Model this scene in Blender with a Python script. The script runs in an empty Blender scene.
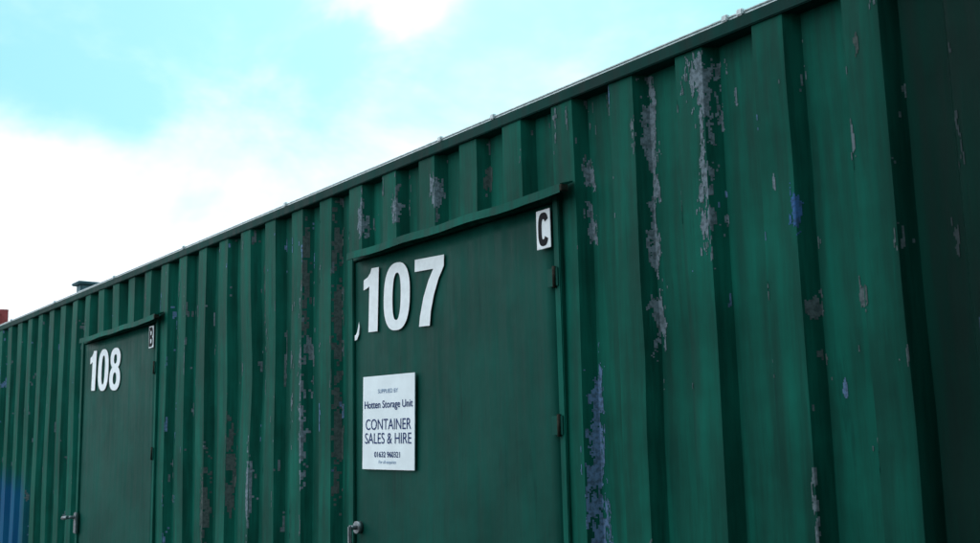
import bpy, bmesh, math, random, bisect
from mathutils import Vector, Matrix, noise as mn
random.seed(7)
sc=bpy.context.scene
col=sc.collection
sc.view_settings.view_transform='Standard'
try: sc.view_settings.look='None'
except Exception: pass
sc.view_settings.exposure=0

# ------------------------------------------------------------ helpers
class NT:
    def __init__(s,nt): s.nt=nt; s.n=nt.nodes; s.l=nt.links
    def new(s,t,**k):
        n=s.n.new(t)
        for a,b in k.items(): setattr(n,a,b)
        return n
    def put(s,sock,v):
        if isinstance(v,bpy.types.NodeSocket): s.l.new(v,sock)
        else: sock.default_value=v
    def math(s,op,a,b=None,c=None,clamp=False):
        n=s.new('ShaderNodeMath',operation=op); n.use_clamp=clamp
        s.put(n.inputs[0],a)
        if b is not None: s.put(n.inputs[1],b)
        if c is not None: s.put(n.inputs[2],c)
        return n.outputs[0]
    def vec(s,op,a,b=None):
        n=s.new('ShaderNodeVectorMath',operation=op)
        s.put(n.inputs[0],a)
        if b is not None: s.put(n.inputs[1],b)
        return n.outputs[1] if op in('LENGTH','DOT_PRODUCT','DISTANCE') else n.outputs[0]
    def noise(s,v,scale,detail=4,rough=.55,dist=0.0):
        n=s.new('ShaderNodeTexNoise'); s.put(n.inputs['Vector'],v)
        n.inputs['Scale'].default_value=scale; n.inputs['Detail'].default_value=detail
        n.inputs['Roughness'].default_value=rough; n.inputs['Distortion'].default_value=dist
        return n.outputs['Fac']
    def ss(s,v,a,b,lo=0.,hi=1.):
        n=s.new('ShaderNodeMapRange',interpolation_type='SMOOTHSTEP')
        s.put(n.inputs[0],v); n.inputs[1].default_value=a; n.inputs[2].default_value=b
        n.inputs[3].default_value=lo; n.inputs[4].default_value=hi
        return n.outputs[0]
    def mix(s,f,a,b,bt='MIX'):
        n=s.new('ShaderNodeMix',data_type='RGBA',blend_type=bt)
        s.put(n.inputs[0],f); s.put(n.inputs[6],a); s.put(n.inputs[7],b)
        return n.outputs[2]

def mat(name):
    m=bpy.data.materials.new(name); m.use_nodes=True
    t=NT(m.node_tree); b=m.node_tree.nodes['Principled BSDF']
    return m,t,b

def simple(name,c,rough=.6,metal=0,var=.25,scale=8,spec=.3):
    m,t,b=mat(name)
    o=t.new('ShaderNodeTexCoord').outputs['Object']
    n=t.noise(o,scale,3,.6)
    k=t.ss(n,.3,.7,1-var,1+var)
    v=t.new('ShaderNodeVectorMath',operation='SCALE'); v.inputs[0].default_value=c[:3]; t.put(v.inputs[3],k)
    t.put(b.inputs['Base Color'],v.outputs[0])
    b.inputs['Roughness'].default_value=rough; b.inputs['Metallic'].default_value=metal
    b.inputs['Specular IOR Level'].default_value=spec
    return m

def add(name,me,m=None,parent=None):
    ob=bpy.data.objects.new(name,me); col.objects.link(ob)
    if m: me.materials.append(m)
    if parent: ob.parent=parent
    return ob
def empty(name,loc=(0,0,0)):
    e=bpy.data.objects.new(name,None); col.objects.link(e); e.location=loc; e.empty_display_size=.3
    return e
def mesh_of(name,vs,fs):
    me=bpy.data.meshes.new(name); me.from_pydata(vs,[],fs); me.update(); return me
def box(name,x0,x1,y0,y1,z0,z1,m,parent=None,bev=0.0):
    bm=bmesh.new(); bmesh.ops.create_cube(bm,size=1)
    for v in bm.verts:
        v.co=Vector(((x0+x1)/2+v.co.x*(x1-x0),(y0+y1)/2+v.co.y*(y1-y0),(z0+z1)/2+v.co.z*(z1-z0)))
    if bev: bmesh.ops.bevel(bm,geom=bm.edges[:],offset=bev,segments=2,affect='EDGES')
    me=bpy.data.meshes.new(name); bm.to_mesh(me); bm.free()
    return add(name,me,m,parent)
def cyl(name,p0,p1,r,m,parent=None,seg=14):
    p0=Vector(p0);p1=Vector(p1);d=p1-p0
    bm=bmesh.new(); bmesh.ops.create_cone(bm,cap_ends=True,segments=seg,radius1=r,radius2=r,depth=d.length)
    q=d.to_track_quat('Z','Y').to_matrix().to_4x4(); q.translation=(p0+p1)/2
    bm.transform(q)
    me=bpy.data.meshes.new(name); bm.to_mesh(me); bm.free()
    for p in me.polygons: p.use_smooth=len(p.vertices)==4
    return add(name,me,m,parent)

# ------------------------------------------------------------ paint
def paint(name,base=(.0035,.086,.062),darkright=True,graffiti=False,rough=.58,ior=1.2,lo=.64,hi=1.28):
    m,t,b=mat(name)
    o=t.new('ShaderNodeTexCoord').outputs['Object']
    streak=t.noise(t.vec('MULTIPLY',o,(20,20,1.5)),1.2,5,.62)
    blot=t.noise(o,2.4,4,.65)
    k=t.math('MULTIPLY',t.ss(streak,.30,.72,lo,hi),t.ss(blot,.3,.7,.76,1.2))
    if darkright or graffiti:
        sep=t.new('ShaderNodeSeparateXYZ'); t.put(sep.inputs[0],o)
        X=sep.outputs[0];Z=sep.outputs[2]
    if darkright: # shade at the right end, painted into the base colour
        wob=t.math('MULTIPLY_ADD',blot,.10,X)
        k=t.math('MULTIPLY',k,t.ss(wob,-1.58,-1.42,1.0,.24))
    n=t.new('ShaderNodeVectorMath',operation='SCALE'); n.inputs[0].default_value=base; t.put(n.inputs[3],k)
    c=n.outputs[0]
    g=t.noise(t.vec('MULTIPLY',o,(9,9,.8)),2.1,5,.7,.2)
    c=t.mix(t.ss(g,.56,.76,0,.5),c,(.003,.020,.020,1))
    if not darkright: c=t.mix(t.ss(g,.40,.26,0,.15),c,(.02,.12,.095,1))
    if graffiti:
        gm=t.math('MULTIPLY',t.ss(t.math('MULTIPLY_ADD',blot,.5,Z),1.56,1.82,1,0),t.ss(X,-8.95,-8.6,1,0))
        c=t.mix(t.math('MULTIPLY',gm,.6),c,(.005,.08,.26,1))
    t.put(b.inputs['Base Color'],c)
    b.inputs['IOR'].default_value=ior
    b.inputs['Specular Tint'].default_value=(.6,.97,.95,1)
    t.put(b.inputs['Roughness'],t.ss(streak,.3,.7,rough-.05,rough+.15))
    bp=t.new('ShaderNodeBump'); bp.inputs['Strength'].default_value=.45; bp.inputs['Distance'].default_value=.008
    t.put(bp.inputs['Height'],t.math('ADD',t.math('MULTIPLY',streak,.5),blot)); t.put(b.inputs['Normal'],bp.outputs[0])
    return m

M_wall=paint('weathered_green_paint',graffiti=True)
M_door=paint('door_green_paint',base=(.0035,.068,.052),darkright=False,rough=.5,lo=.85,hi=1.10)
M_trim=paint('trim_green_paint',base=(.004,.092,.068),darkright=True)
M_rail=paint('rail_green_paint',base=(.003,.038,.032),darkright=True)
M_plain=simple('plain_green_paint',(.004,.04,.028),.6,0,.3,4,.12)
M_red=simple('red_cladding_paint',(.26,.045,.045),.6)
M_grey=simple('grey_cladding_paint',(.12,.14,.16),.6)
M_white=simple('white_vinyl',(.84,.89,.92),.5,0,.05,30,.2)
M_paper=simple('printed_white_board',(.84,.91,.95),.5,0,.05,9,.2)
M_navy=simple('navy_print',(.012,.035,.15),.6,0,.1,8,.1)
M_pale=simple('grey_blue_print',(.16,.26,.42),.6,0,.1,8,.1)
M_black=simple('black_print',(.008,.009,.012),.6,0,.1,8,.1)
M_rust=simple('rusty_steel',(.030,.028,.022),.85,0,.5,60,.1)
M_galv=simple('galvanised_steel',(.60,.66,.68),.5,.2,.2,40)
M_dark=simple('dark_gap',(.003,.008,.007),.9,0,.1,8,.05)
M_steel=simple('handle_steel',(.25,.28,.30),.4,.8,.2,40)
M_vent=simple('grey_metal_box',(.06,.13,.16),.6,0,.2)
M_roof=simple('roof_sheet',(.05,.09,.075),.6,0,.3)

M_bare,t,b=mat('bare_primer')
at=t.new('ShaderNodeAttribute',attribute_name='tone').outputs['Color']
o=t.new('ShaderNodeTexCoord').outputs['Object']
nz=t.noise(o,70,3,.65)
t.put(b.inputs['Base Color'],t.mix(t.ss(nz,.35,.62,.6,0),at,(.02,.04,.042,1)))
b.inputs['Roughness'].default_value=.8; b.inputs['Specular IOR Level'].default_value=.1

# ------------------------------------------------------------ corrugated wall
TOP=2.612; BOT=.16; DEP=.044
crests=[2.748,2.472,2.185,1.893,1.602]+[1.602-.276*i for i in range(1,11)]+[2.748+.2655*i for i in range(1,6)]
while crests[-1]<11.2: crests.append(crests[-1]+.2625)
crests=sorted(crests)
HC=.052; SL=.028
prof=[]
for i,cx in enumerate(crests):
    prof+= [(cx-HC-SL,DEP),(cx-HC,0),(cx,0),(cx+HC,0),(cx+HC+SL,DEP)]
    if i<len(crests)-1: prof.append(((cx+crests[i+1])/2,DEP))
S0=crests[0]-.12; S1=crests[-1]+.12
PS=[p[0] for p in prof]
def yat(s):
    i=bisect.bisect_left(PS,s)
    if i<=0 or i>=len(PS): return DEP
    a,b=prof[i-1],prof[i]
    return a[1]+(b[1]-a[1])*(s-a[0])/(b[0]-a[0]+1e-9)
def wav(s,z):
    d=.0024*(1+math.sin(z*2.7+s*3.1))+.0014*(1+math.sin(z*5.3+s*5.7))+.0012*(1+math.sin(s*17.3+z*1.1))
    for (a,c,r,h) in ((2.33,1.75,.16,.010),(1.9,2.2,.12,.006),(3.3,2.5,.2,.006),(5.1,1.9,.25,.010),(1.6,1.5,.2,.008)):
        d+=h*math.exp(-((s-a)**2+(z-c)**2)/(r*r))
    return d
DOORS=[(2.765,4.115,2.315),(6.225,7.545,2.318)]
def corrugated(name,m,parent,doors,bot,top):
    ss_=list(prof)
    for d in doors:
        for e in d[:2]: ss_.append((e,yat(e)))
    ss_=sorted(ss_)
    bm=bmesh.new()
    zs=[bot+(top-bot)*i/40 for i in range(41)]
    for d in doors: zs.append(d[2])
    zs=sorted(set(zs))
    grid=[[bm.verts.new((-s_,y_+wav(s_,z_),z_)) for z_ in zs] for (s_,y_) in ss_]
    for i in range(len(ss_)-1):
        sm=(ss_[i][0]+ss_[i+1][0])/2
        for j in range(len(zs)-1):
            zm=(zs[j]+zs[j+1])/2
            if any(d[0]<sm<d[1] and zm<d[2] for d in doors): continue
            bm.faces.new((grid[i][j],grid[i][j+1],grid[i+1][j+1],grid[i+1][j]))
    me=bpy.data.meshes.new(name); bm.to_mesh(me); bm.free()
    return add(name,me,m,parent)
cont=empty('shipping_container')
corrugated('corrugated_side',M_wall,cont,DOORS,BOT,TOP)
def wavm(s,z):
    i=bisect.bisect_left(PS,s)
    if i<=0 or i>=len(PS): return wav(s,z)
    a,b=PS[i-1],PS[i]; u=(s-a)/(b-a+1e-9)
    return wav(a,z)*(1-u)+wav(b,z)*u

# ---- flaking paint: thin ragged islands lying on the steel
GREY=(.18,.23,.27);BLUE=(.05,.14,.34);PAL=(.12,.21,.36);BRN=(.075,.10,.095)
PATCH=[(2.385,2.40,.018,.21,GREY),(2.388,2.08,.016,.20,GREY),(2.386,1.86,.017,.10,GREY),
 (2.155,2.535,.046,.050,GREY),(2.136,2.45,.024,.11,GREY),
 (2.140,2.22,.015,.10,GREY),(2.143,2.09,.022,.08,GREY),
 (1.845,2.05,.014,.048,BLUE),(1.905,2.155,.007,.018,GREY),(1.76,1.60,.007,.02,PAL),
 (2.658,1.64,.014,.09,PAL),(2.668,1.46,.021,.16,PAL),(2.668,1.20,.023,.13,PAL),
 (2.662,2.35,.013,.05,GREY),(2.665,2.18,.012,.055,GREY),
 (4.03,2.45,.020,.06,GREY),(3.765,2.44,.018,.05,GREY),(3.50,2.46,.022,.05,GREY),(3.20,2.46,.010,.04,BRN),
 (4.27,2.42,.014,.12,BRN),(4.27,2.05,.012,.18,BRN),(4.27,1.60,.014,.22,BRN),
 (4.54,2.30,.010,.2,BRN),(4.55,1.6,.012,.2,GREY),(5.0,2.2,.012,.2,BRN),(5.32,1.5,.016,.2,BRN),(5.6,1.3,.02,.15,BRN),
 (5.08,1.35,.016,.2,GREY),(6.5,2.45,.03,.05,BRN),(5.75,2.44,.02,.08,BRN),(7.85,2.3,.02,.15,BRN),(8.4,1.9,.03,.2,BRN),
 (2.05,2.42,.006,.03,GREY),(1.62,2.45,.005,.03,BRN)]
EDG=sorted([c+HC for c in crests]+[c-HC for c in crests]+[c-HC-SL for c in crests]+[c+HC+SL for c in crests])
def edist(s):
    i=bisect.bisect_left(EDG,s)
    return min(abs(s-EDG[j]) for j in (i-1,i) if 0<=j<len(EDG))
vs=[];fs=[];tn=[]
def region(sa,sb,ds,dz,thr):
    ns=int((sb-sa)/ds); nzz=int((TOP-.01-.9)/dz)
    for i in range(ns):
        s=sa+ds*(i+.5); ed=edist(s); eb=math.exp(-(ed/.012)**2)
        near=[p for p in PATCH if abs(s-p[0])<p[2]*2.3]
        for j in range(nzz):
            z=.9+dz*(j+.5)
            if any(d[0]-.03<s<d[1]+.03 and z<d[2]+.03 for d in DOORS): continue
            hit=None
            if near:
                r=mn.fractal(Vector((s*70,z*15,3.3)),.65,2.1,5)
                for p in near:
                    q=math.sqrt(((s-p[0])/p[2])**2+((z-p[1])/p[3])**2)
                    if q+r*1.2<.95: hit=p[4];break
            if hit is None and (ed<.035):
                f=mn.fractal(Vector((s*48,z*8,9.1)),.72,2.1,4)+.5*mn.noise(Vector((s*2.3,z*1.6,5.5)))+.36*eb
                if f>thr:
                    cmx=.5+.5*mn.noise(Vector((s*9,z*4,1.5)))
                    hit=tuple(a*(1-cmx)+b_*cmx for a,b_ in zip(BRN,GREY))
                    if mn.noise(Vector((s*3,z*2,8.5)))>.3: hit=PAL
            if hit is None: continue
            k=len(vs); off=-.0012
            for (a,c) in ((s-ds/2,z-dz/2),(s-ds/2,z+dz/2),(s+ds/2,z+dz/2),(s+ds/2,z-dz/2)):
                vs.append((-a,yat(a)+wavm(a,c)+off,c))
            fs.append((k,k+1,k+2,k+3)); tn.append(hit if s>1.50 else tuple(x*.35 for x in hit))  # flakes at the right end darkened too, to follow the painted shade
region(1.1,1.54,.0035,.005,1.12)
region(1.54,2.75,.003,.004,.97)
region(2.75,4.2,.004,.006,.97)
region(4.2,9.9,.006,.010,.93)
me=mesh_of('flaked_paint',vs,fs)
ca=me.color_attributes.new('tone','FLOAT_COLOR','CORNER')
buf=[]
for h in tn:
    for _ in range(4): buf+= [h[0],h[1],h[2],1.0]
ca.data.foreach_set('color',buf)
add('flaked_paint',me,M_bare,cont)

W=2.44
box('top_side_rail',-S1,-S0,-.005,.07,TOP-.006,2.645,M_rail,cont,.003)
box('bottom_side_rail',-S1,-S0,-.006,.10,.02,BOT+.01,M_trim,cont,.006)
box('back_wall',-S1,-S0,W-.04,W,.02,2.62,M_plain,cont)
box('roof',-S1+.02,-S0-.02,.08,W-.05,2.60,2.628,M_roof,cont)
for nm,a in(('end_wall_a',S0),('end_wall_b',S1)):
    box(nm,-a-.03,-a+.03,.055,W-.05,.03,2.62,M_plain,cont)
for nm,a in(('corner_post_a',S0-.05),('corner_post_b',S1+.05)):
    box(nm,-a-.07,-a+.07,-.012,.12,0.0,2.66,M_trim,cont,.006)
box('roof_lip',-S1,-S0,.002,.05,2.6455,2.650,M_galv,cont)
cyl('roof_conduit',(-S1,.002,2.6545),(-S0,.002,2.6545),.0038,M_galv,cont)
for i,s_ in enumerate((1.2,1.975,2.03,3.111,3.44,4.70,5.9,7.0,8.2,9.3)):
    box('conduit_clip_%d'%i,-s_-.011,-s_+.011,-.008,.010,2.644,2.664,M_galv,cont,.003)
box('roof_ventilator_body',-8.57,-8.46,.26,.37,2.6,2.845,M_vent,cont,.01)
box('roof_ventilator_cap',-8.60,-8.43,.23,.40,2.84,2.862,M_vent,cont,.008)

# ------------------------------------------------------------ doors
def shape(name,polys,m,parent,orig,w,h,tilt,y,natw):
    cu=bpy.data.curves.new(name,'CURVE'); cu.dimensions='2D'; cu.fill_mode='BOTH'
    for P in polys:
        sp=cu.splines.new('POLY'); sp.points.add(len(P)-1); sp.use_cyclic_u=True
        for q,(a,b) in zip(sp.points,P): q.co=(a*w/natw,b*h,0,1)
    ob=bpy.data.objects.new(name,cu); col.objects.link(ob); cu.materials.append(m)
    ob.matrix_world=Matrix.Translation((orig[0],y,orig[1]))@Matrix.Rotation(math.radians(90),4,'X')@Matrix.Rotation(tilt,4,'Z')
    if parent: ob.parent=parent
    return ob
def oval(cx,cy,rx,ry,n=40,p=2.4):
    o=[]
    for i in range(n):
        a=2*math.pi*i/n; c=math.cos(a); s_=math.sin(a)
        o.append((cx+rx*math.copysign(abs(c)**(2/p),c),cy+ry*math.copysign(abs(s_)**(2/p),s_)))
    return o
def g1(x): return [[(x+.13,0),(x+.33,0),(x+.33,1),(x+.17,1),(x+.145,.93),(x+.09,.87),(x+0,.83),(x+0,.67),(x+.07,.69),(x+.13,.72)]]
def g0(x): return [oval(x+.27,.5,.27,.515,48,2.5),oval(x+.27,.5,.085,.36,40,2.4)]
def g7(x): return [[(x,1),(x,.82),(x+.36,.82),(x+.27,.66),(x+.18,.42),(x+.12,.15),(x+.105,0),(x+.31,0),(x+.325,.2),(x+.38,.44),(x+.46,.66),(x+.56,.84),(x+.56,1)]]
def g8(x):
    L=[];n=72
    for i in range(n):
        a=2*math.pi*i/n
        yy=.5+.515*math.sin(a)
        w=0
        if abs(yy-.28)<.295: w=max(w,.27*math.sqrt(1-((yy-.28)/.295)**2)**.8)
        if abs(yy-.76)<.255: w=max(w,.245*math.sqrt(1-((yy-.76)/.255)**2)**.8)
        L.append((x+.27+math.copysign(w,math.cos(a)),yy))
    return [L,oval(x+.27,.745,.075,.115,28,2.2),oval(x+.27,.275,.088,.145,28,2.2)]

def text(name,body,m,parent,cx,cz,width,cap,y,tilt,bold=0.0):
    cu=bpy.data.curves.new(name,'FONT'); cu.body=body; cu.align_x='CENTER'; cu.align_y='CENTER'; cu.size=1; cu.offset=bold
    cu.materials.append(m)
    ob=bpy.data.objects.new(name,cu); col.objects.link(ob)
    bpy.context.view_layer.update()
    dx=ob.dimensions.x
    ob.matrix_world=Matrix.Translation((cx,y,cz))@Matrix.Rotation(math.radians(90),4,'X')@Matrix.Rotation(tilt,4,'Z')@Matrix.Diagonal((width/dx,cap/.70,1,1))
    if parent: ob.parent=parent
    return ob

def door(i,sR,sL,top,zb=.19):
    P=empty('container_door' if i==0 else 'container_door.001')
    P.parent=cont
    J=.03; JL=.04
    box('frame_right',-sR-J,-sR,-.010,.05,zb,top,M_trim,P,.003)
    box('frame_left',-sL,-sL+JL,-.010,.05,zb,top,M_trim,P,.003)
    box('frame_head',-sL+JL,-sR-J,-.0095,.05,top-.03,top,M_trim,P,.003)
    box('frame_sill',-sL+JL,-sR-J,-.0095,.05,zb,zb+.04,M_trim,P,.003)
    box('door_seal',-sL+JL,-sR-J,.02,.045,zb+.04,top-.03,M_dark,P)
    x0=-sL+JL+.005; x1=-sR-J-.006; z0=zb+.045; z1=top-.036
    nx,nz=24,36
    vs=[];fs=[]
    for a in range(nx+1):
        for b in range(nz+1):
            u=a/nx;v=b/nz
            d=.003*math.sin(u*3.14)*math.sin(v*3.14)*(math.sin(u*5+i)+math.sin(v*9+u*2+i))
            vs.append((x0+(x1-x0)*u,.0015+d,z0+(z1-z0)*v))
    for a in range(nx):
        for b in range(nz):
            k=a*(nz+1)+b; fs.append((k,k+nz+1,k+nz+2,k+1))
    me=mesh_of('door_leaf',vs,fs)
    for p in me.polygons:p.use_smooth=True
    ob=add('door_leaf',me,M_door,P)
    so=ob.modifiers.new('s','SOLIDIFY'); so.thickness=.016; so.offset=-1
    a=sR-.066; b=sL-.070 if i==0 else sL-.10
    vs=[];pr=[(.0,top+.012),(-.055,top-.004),(-.058,top-.034),(-.053,top-.034),(-.050,top-.010),(.0,top+.006)]
    nseg=16
    for k in range(nseg+1):
        s_=a+(b-a)*k/nseg
        wob=.0025*math.sin(k*1.3)+(.006 if k==0 else 0)
        for (yy,zz) in pr: vs.append((-s_,yy,zz+wob-.002*(k/nseg)))
    n=len(pr);fs=[]
    for k in range(nseg):
        for q in range(n):
            fs.append((k*n+q,k*n+(q+1)%n,(k+1)*n+(q+1)%n,(k+1)*n+q))
    fs.append(tuple(range(n))[::-1]);fs.append(tuple(nseg*n+q for q in range(n)))
    add('drip_rail',mesh_of('drip_rail',vs,fs),M_trim,P)
    box('drip_rail_rusty_tab',-a-.001,-a+.012,-.060,-.030,top-.024,top-.002,M_rust,P,.002)
    for zc in (2.03,1.555,.6):
        cyl('hinge_%d'%int(zc*100),(-sR-.024,-.016,zc-.035),(-sR-.024,-.016,zc+.035),.006,M_rust,P)
        box('hinge_leaf_%d'%int(zc*100),-sR-.062,-sR-.008,-.0145,-.0105,zc-.03,zc+.03,M_door,P,.001)
    lx=-sL+.075; lz=1.19
    if i==0:
        cyl('lock_rose',(lx,.001,lz+.02),(lx,-.020,lz+.02),.024,M_steel,P,24)
        cyl('lock_stem',(lx,-.02,lz+.02),(lx,-.045,lz+.02),.009,M_steel,P)
        box('lever_handle',lx-.010,lx+.010,-.055,-.040,lz-.09,lz+.03,M_steel,P,.006)
    else:
        lx=-sL+.03
        box('lock_plate',lx-.02,lx+.03,-.024,-.0105,lz-.1,lz+.03,M_steel,P,.004)
        cyl('lock_stem',(lx,-.02,lz),(lx,-.07,lz),.010,M_steel,P)
        cyl('lever_handle',(lx+.01,-.07,lz),(lx-.07,-.075,lz-.004),.012,M_steel,P)
    return P
D107=door(0,2.765,4.115,2.315)
D108=door(1,6.225,7.545,2.318)
YD=-.0060
shape('door_number',[q for g in (g1(0),g0(.45),g7(1.08)) for q in g],M_white,D107,(-4.005,1.981),.572,.258,math.radians(-3.0),YD,1.64)
shape('door_number',[q for g in (g1(0),g0(.45),g8(1.05)) for q in g],M_white,D108,(-7.38,1.978),.560,.250,math.radians(-3.2),YD,1.59)
cres=[(.0,.0),(.5,.05),(.85,.3),(1,.7),(.9,1),(.72,.75),(.5,.45),(.2,.3),(0,.3)]
shape('decal_remnant',[cres],M_white,D107,(-4.067,1.955),.038,.075,0,YD,1)

def plate(x0,x1,z0,z1,letter):
    P=empty('letter_plate')
    cxx=(x0+x1)/2; czz=(z0+z1)/2
    box('plate',x0,x1,-.0185,-.0152,z0,z1,M_white,P,.001)
    if letter=='C':
        w=(x1-x0)*.74;h=(z1-z0)*.86
        def arc(rx,ry,a0,a1,n=40):
            L=[]
            for i in range(n+1):
                a=math.radians(a0+(a1-a0)*i/n);c=math.cos(a);s_=math.sin(a);p=2.8
                L.append((.5+rx*math.copysign(abs(c)**(2/p),c),.5+ry*math.copysign(abs(s_)**(2/p),s_)))
            return L
        polys=[arc(.5,.5,28,332)+arc(.17,.30,322,38)]
    else:
        w=(x1-x0)*.84;h=(z1-z0)*.90
        polys=[[(0,0),(.7,0),(.95,.1),(1,.25),(.95,.42),(.78,.5),(.93,.6),(.97,.75),(.9,.92),(.7,1),(0,1)],
               [(.32,.60),(.58,.60),(.63,.7),(.58,.80),(.32,.80)],[(.32,.18),(.60,.18),(.66,.28),(.60,.40),(.32,.40)]]
    shape('letter',polys,M_black,P,(cxx-w/2,czz-h/2),w,h,math.radians(-1),-.0195,1)
    return P
plate(-2.868,-2.797,2.130,2.260,'C')
plate(-6.330,-6.262,2.145,2.268,'B')

SG=empty('container_hire_sign')
scx,scz,tl=-3.812,1.613,math.radians(-1.7)
b_=box('board',-.188,.188,-.002,.002,-.182,.182,M_paper,SG,.0008)
b_.matrix_world=Matrix.Translation((scx,-.0085,scz))@Matrix.Rotation(-tl,4,'Y')
YS=-.0118
for nm,body,m,dz,w,cap,bo in (('line_supplied','SUPPLIED BY',M_pale,.120,.145,.016,0),
   ('line_name','Hotten Storage Unit',M_navy,.068,.350,.028,.012),
   ('line_container','CONTAINER',M_navy,-.010,.328,.042,.0),
   ('line_sales','SALES & HIRE',M_navy,-.064,.335,.042,.0),
   ('line_phone','01632 960321',M_navy,-.125,.185,.021,.012),
   ('line_enquiries','For all enquiries',M_pale,-.153,.125,.013,0)):
    text(nm,body,m,SG,scx+dz*math.sin(tl)*-1,scz+dz,w,cap,YS,tl,bo)

# ------------------------------------------------------------ rest of the yard
def plain_container(name,x0,x1,y0,y1,z0,m):
    P=empty(name)
    H=2.59
    box('top_frame',x0,x1,y0,y1,z0+H-.12,z0+H,m,P,.01)
    box('bottom_frame',x0,x1,y0,y1,z0,z0+.15,m,P,.01)
    for i,(a,b) in enumerate(((x0,y0),(x1,y0),(x0,y1),(x1,y1))):
        xa=a if a==x0 else a-.14; yb=b if b==y0 else b-.14
        box('post_%d'%i,xa-.002,xa+.142,yb-.002,yb+.142,z0-.001,z0+H+.004,m,P,.006)
    def side(p0,p1,inward):
        p0=Vector(p0);p1=Vector(p1);L=(p1-p0).length;d=(p1-p0).normalized()
        vs=[];fs=[];pos=.0;xs=[]
        while pos<L:
            for off,dep in((0,0),(.1,0),(.135,.036),(.235,.036)):
                if pos+off<L: xs.append((pos+off,dep))
            pos+=.27
        for (a,dp) in xs:
            q=p0+d*a+Vector(inward)*(dp+.02)
            vs.append((q.x,q.y,z0+.14));vs.append((q.x,q.y,z0+H-.1))
        for k in range(len(xs)-1): fs.append((2*k,2*k+1,2*k+3,2*k+2))
        add('side',mesh_of('side',vs,fs),m,P)
    side((x0+.1,y0,0),(x1-.1,y0,0),(0,1,0));side((x0+.1,y1,0),(x1-.1,y1,0),(0,-1,0))
    side((x0,y0+.1,0),(x0,y1-.1,0),(1,0,0));side((x1,y0+.1,0),(x1,y1-.1,0),(-1,0,0))
    return P
# two unseen stacks, added across and right of the aisle to shade the wall
plain_container('shade_container.001',-1.9,10.3,-7.2,-4.76,.0,M_plain)
plain_container('shade_container.002',-1.9,10.3,-7.2,-4.76,2.60,M_plain)
plain_container('shade_container.005',1.6,4.04,-4.6,-.3,.0,M_plain)
plain_container('shade_container.006',1.6,4.04,-4.6,-.3,2.60,M_plain)
plain_container('shipping_container.003',-29.05,-26.61,-7.8,4.4,.0,M_grey)
plain_container('shipping_container.004',-29.05,-26.61,-7.8,4.4,2.6,M_red)

m,t,b=mat('asphalt_yard')
o=t.new('ShaderNodeTexCoord').outputs['Object']
n1=t.noise(o,.6,4,.6);n2=t.noise(o,90,2,.6)
c=t.mix(t.ss(n1,.35,.7),(.045,.047,.05,1),(.075,.073,.07,1))
c=t.mix(t.ss(n2,.55,.75,0,.5),c,(.13,.13,.125,1))
t.put(b.inputs['Base Color'],c); b.inputs['Roughness'].default_value=.9
add('ground',mesh_of('ground',[(-600,-600,0),(600,-600,0),(600,600,0),(-600,600,0)],[(0,1,2,3)]),m)

# ------------------------------------------------------------ sky
SUN_EL=32; sx,sy=-.80,.60
w=bpy.data.worlds.new('World'); sc.world=w; w.use_nodes=True
t=NT(w.node_tree); bg=t.n['Background']
sky=t.new('ShaderNodeTexSky',sky_type='NISHITA'); sky.sun_disc=False
sky.sun_elevation=math.radians(SUN_EL); sky.sun_rotation=math.atan2(sx,sy)
sky.air_density=1.2; sky.dust_density=1.0
d=t.new('ShaderNodeTexCoord').outputs['Generated']
sep=t.new('ShaderNodeSeparateXYZ');t.put(sep.inputs[0],d);DZ=sep.outputs[2];DY=sep.outputs[1];DX=sep.outputs[0]
blue=t.mix(1.0,sky.outputs[0],(.75,1.25,1.15,1),'MULTIPLY')
blue=t.mix(.78,blue,(3.4,8.4,9.5,1))
cnn=t.new('ShaderNodeTexNoise'); t.put(cnn.inputs['Vector'],t.vec('MULTIPLY',d,(1,1,1.6)))
cnn.inputs['Scale'].default_value=5.0; cnn.inputs['Detail'].default_value=5; cnn.inputs['Roughness'].default_value=.58; cnn.inputs['Distortion'].default_value=.2
cn=cnn.outputs['Fac']
wd=t.vec('ADD',d,t.vec('MULTIPLY',t.vec('SUBTRACT',cnn.outputs['Color'],(.5,.5,.5)),(.16,.16,.16)))
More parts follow.
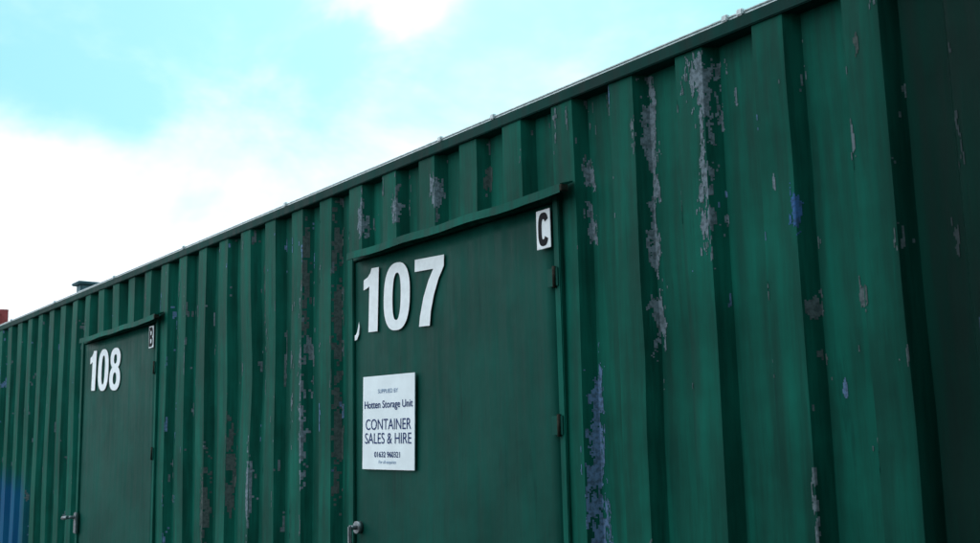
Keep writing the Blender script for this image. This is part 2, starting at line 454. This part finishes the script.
f0=t.math('ADD',t.ss(DZ,.17,.42,1.0,.10),t.math('MULTIPLY_ADD',cn,1.9,-.93))
# unseen cloud added behind the viewer to brighten the wall
f0=t.math('ADD',f0,t.math('MULTIPLY',t.ss(DY,.1,-.3,0,.9),t.ss(DX,.6,-.2,.15,1)))
for c_,rad,amt in (((-.775,.505,.385),.085,.75),((-.915,.266,.302),.09,-.35),((-.95,.225,.23),.10,.35),((-.646,.668,.37),.22,-.25),((-.86,.45,.30),.10,-.05)):
    L=t.vec('DISTANCE',wd,c_)
    f0=t.math('ADD',f0,t.ss(L,rad*.2,rad,amt,0))
cm=t.ss(f0,.05,1.15,.05,1)
cloud=t.mix(t.ss(DY,.0,-.3,0,1),(13.0,14.2,15.0,1),(19.5,21.2,22.5,1))  # cloud brightness raised in the unseen sky to light the wall
skyc=t.mix(cm,blue,cloud)
t.put(bg.inputs[0],skyc); bg.inputs[1].default_value=.10

sl=bpy.data.lights.new('sun','SUN'); sl.energy=2.5; sl.angle=math.radians(.5); sl.color=(1,.95,.87)
so=bpy.data.objects.new('sun',sl); col.objects.link(so)
el=math.radians(SUN_EL); dv=Vector((sx*math.cos(el),sy*math.cos(el),math.sin(el)))
so.rotation_euler=dv.to_track_quat('Z','Y').to_euler(); so.location=dv*30

# ------------------------------------------------------------ camera
th=math.radians(37.3);p=math.radians(9.8);r=0.024
F=Vector((-math.cos(th)*math.cos(p),math.sin(th)*math.cos(p),math.sin(p)))
R0=F.cross(Vector((0,0,1))).normalized();U0=R0.cross(F)
R=R0*math.cos(r)-U0*math.sin(r);U=U0*math.cos(r)+R0*math.sin(r)
cd=bpy.data.cameras.new('camera'); cam=bpy.data.objects.new('camera',cd); col.objects.link(cam)
M=Matrix((R,U,-F)).transposed().to_4x4(); M.translation=Vector((0,-2.4,1.42))
cam.matrix_world=M
cd.sensor_width=36; cd.lens=36*1150/980; cd.clip_end=2000; cd.clip_start=.05
cd.dof.use_dof=True; cd.dof.focus_distance=4.2; cd.dof.aperture_fstop=8
sc.camera=cam
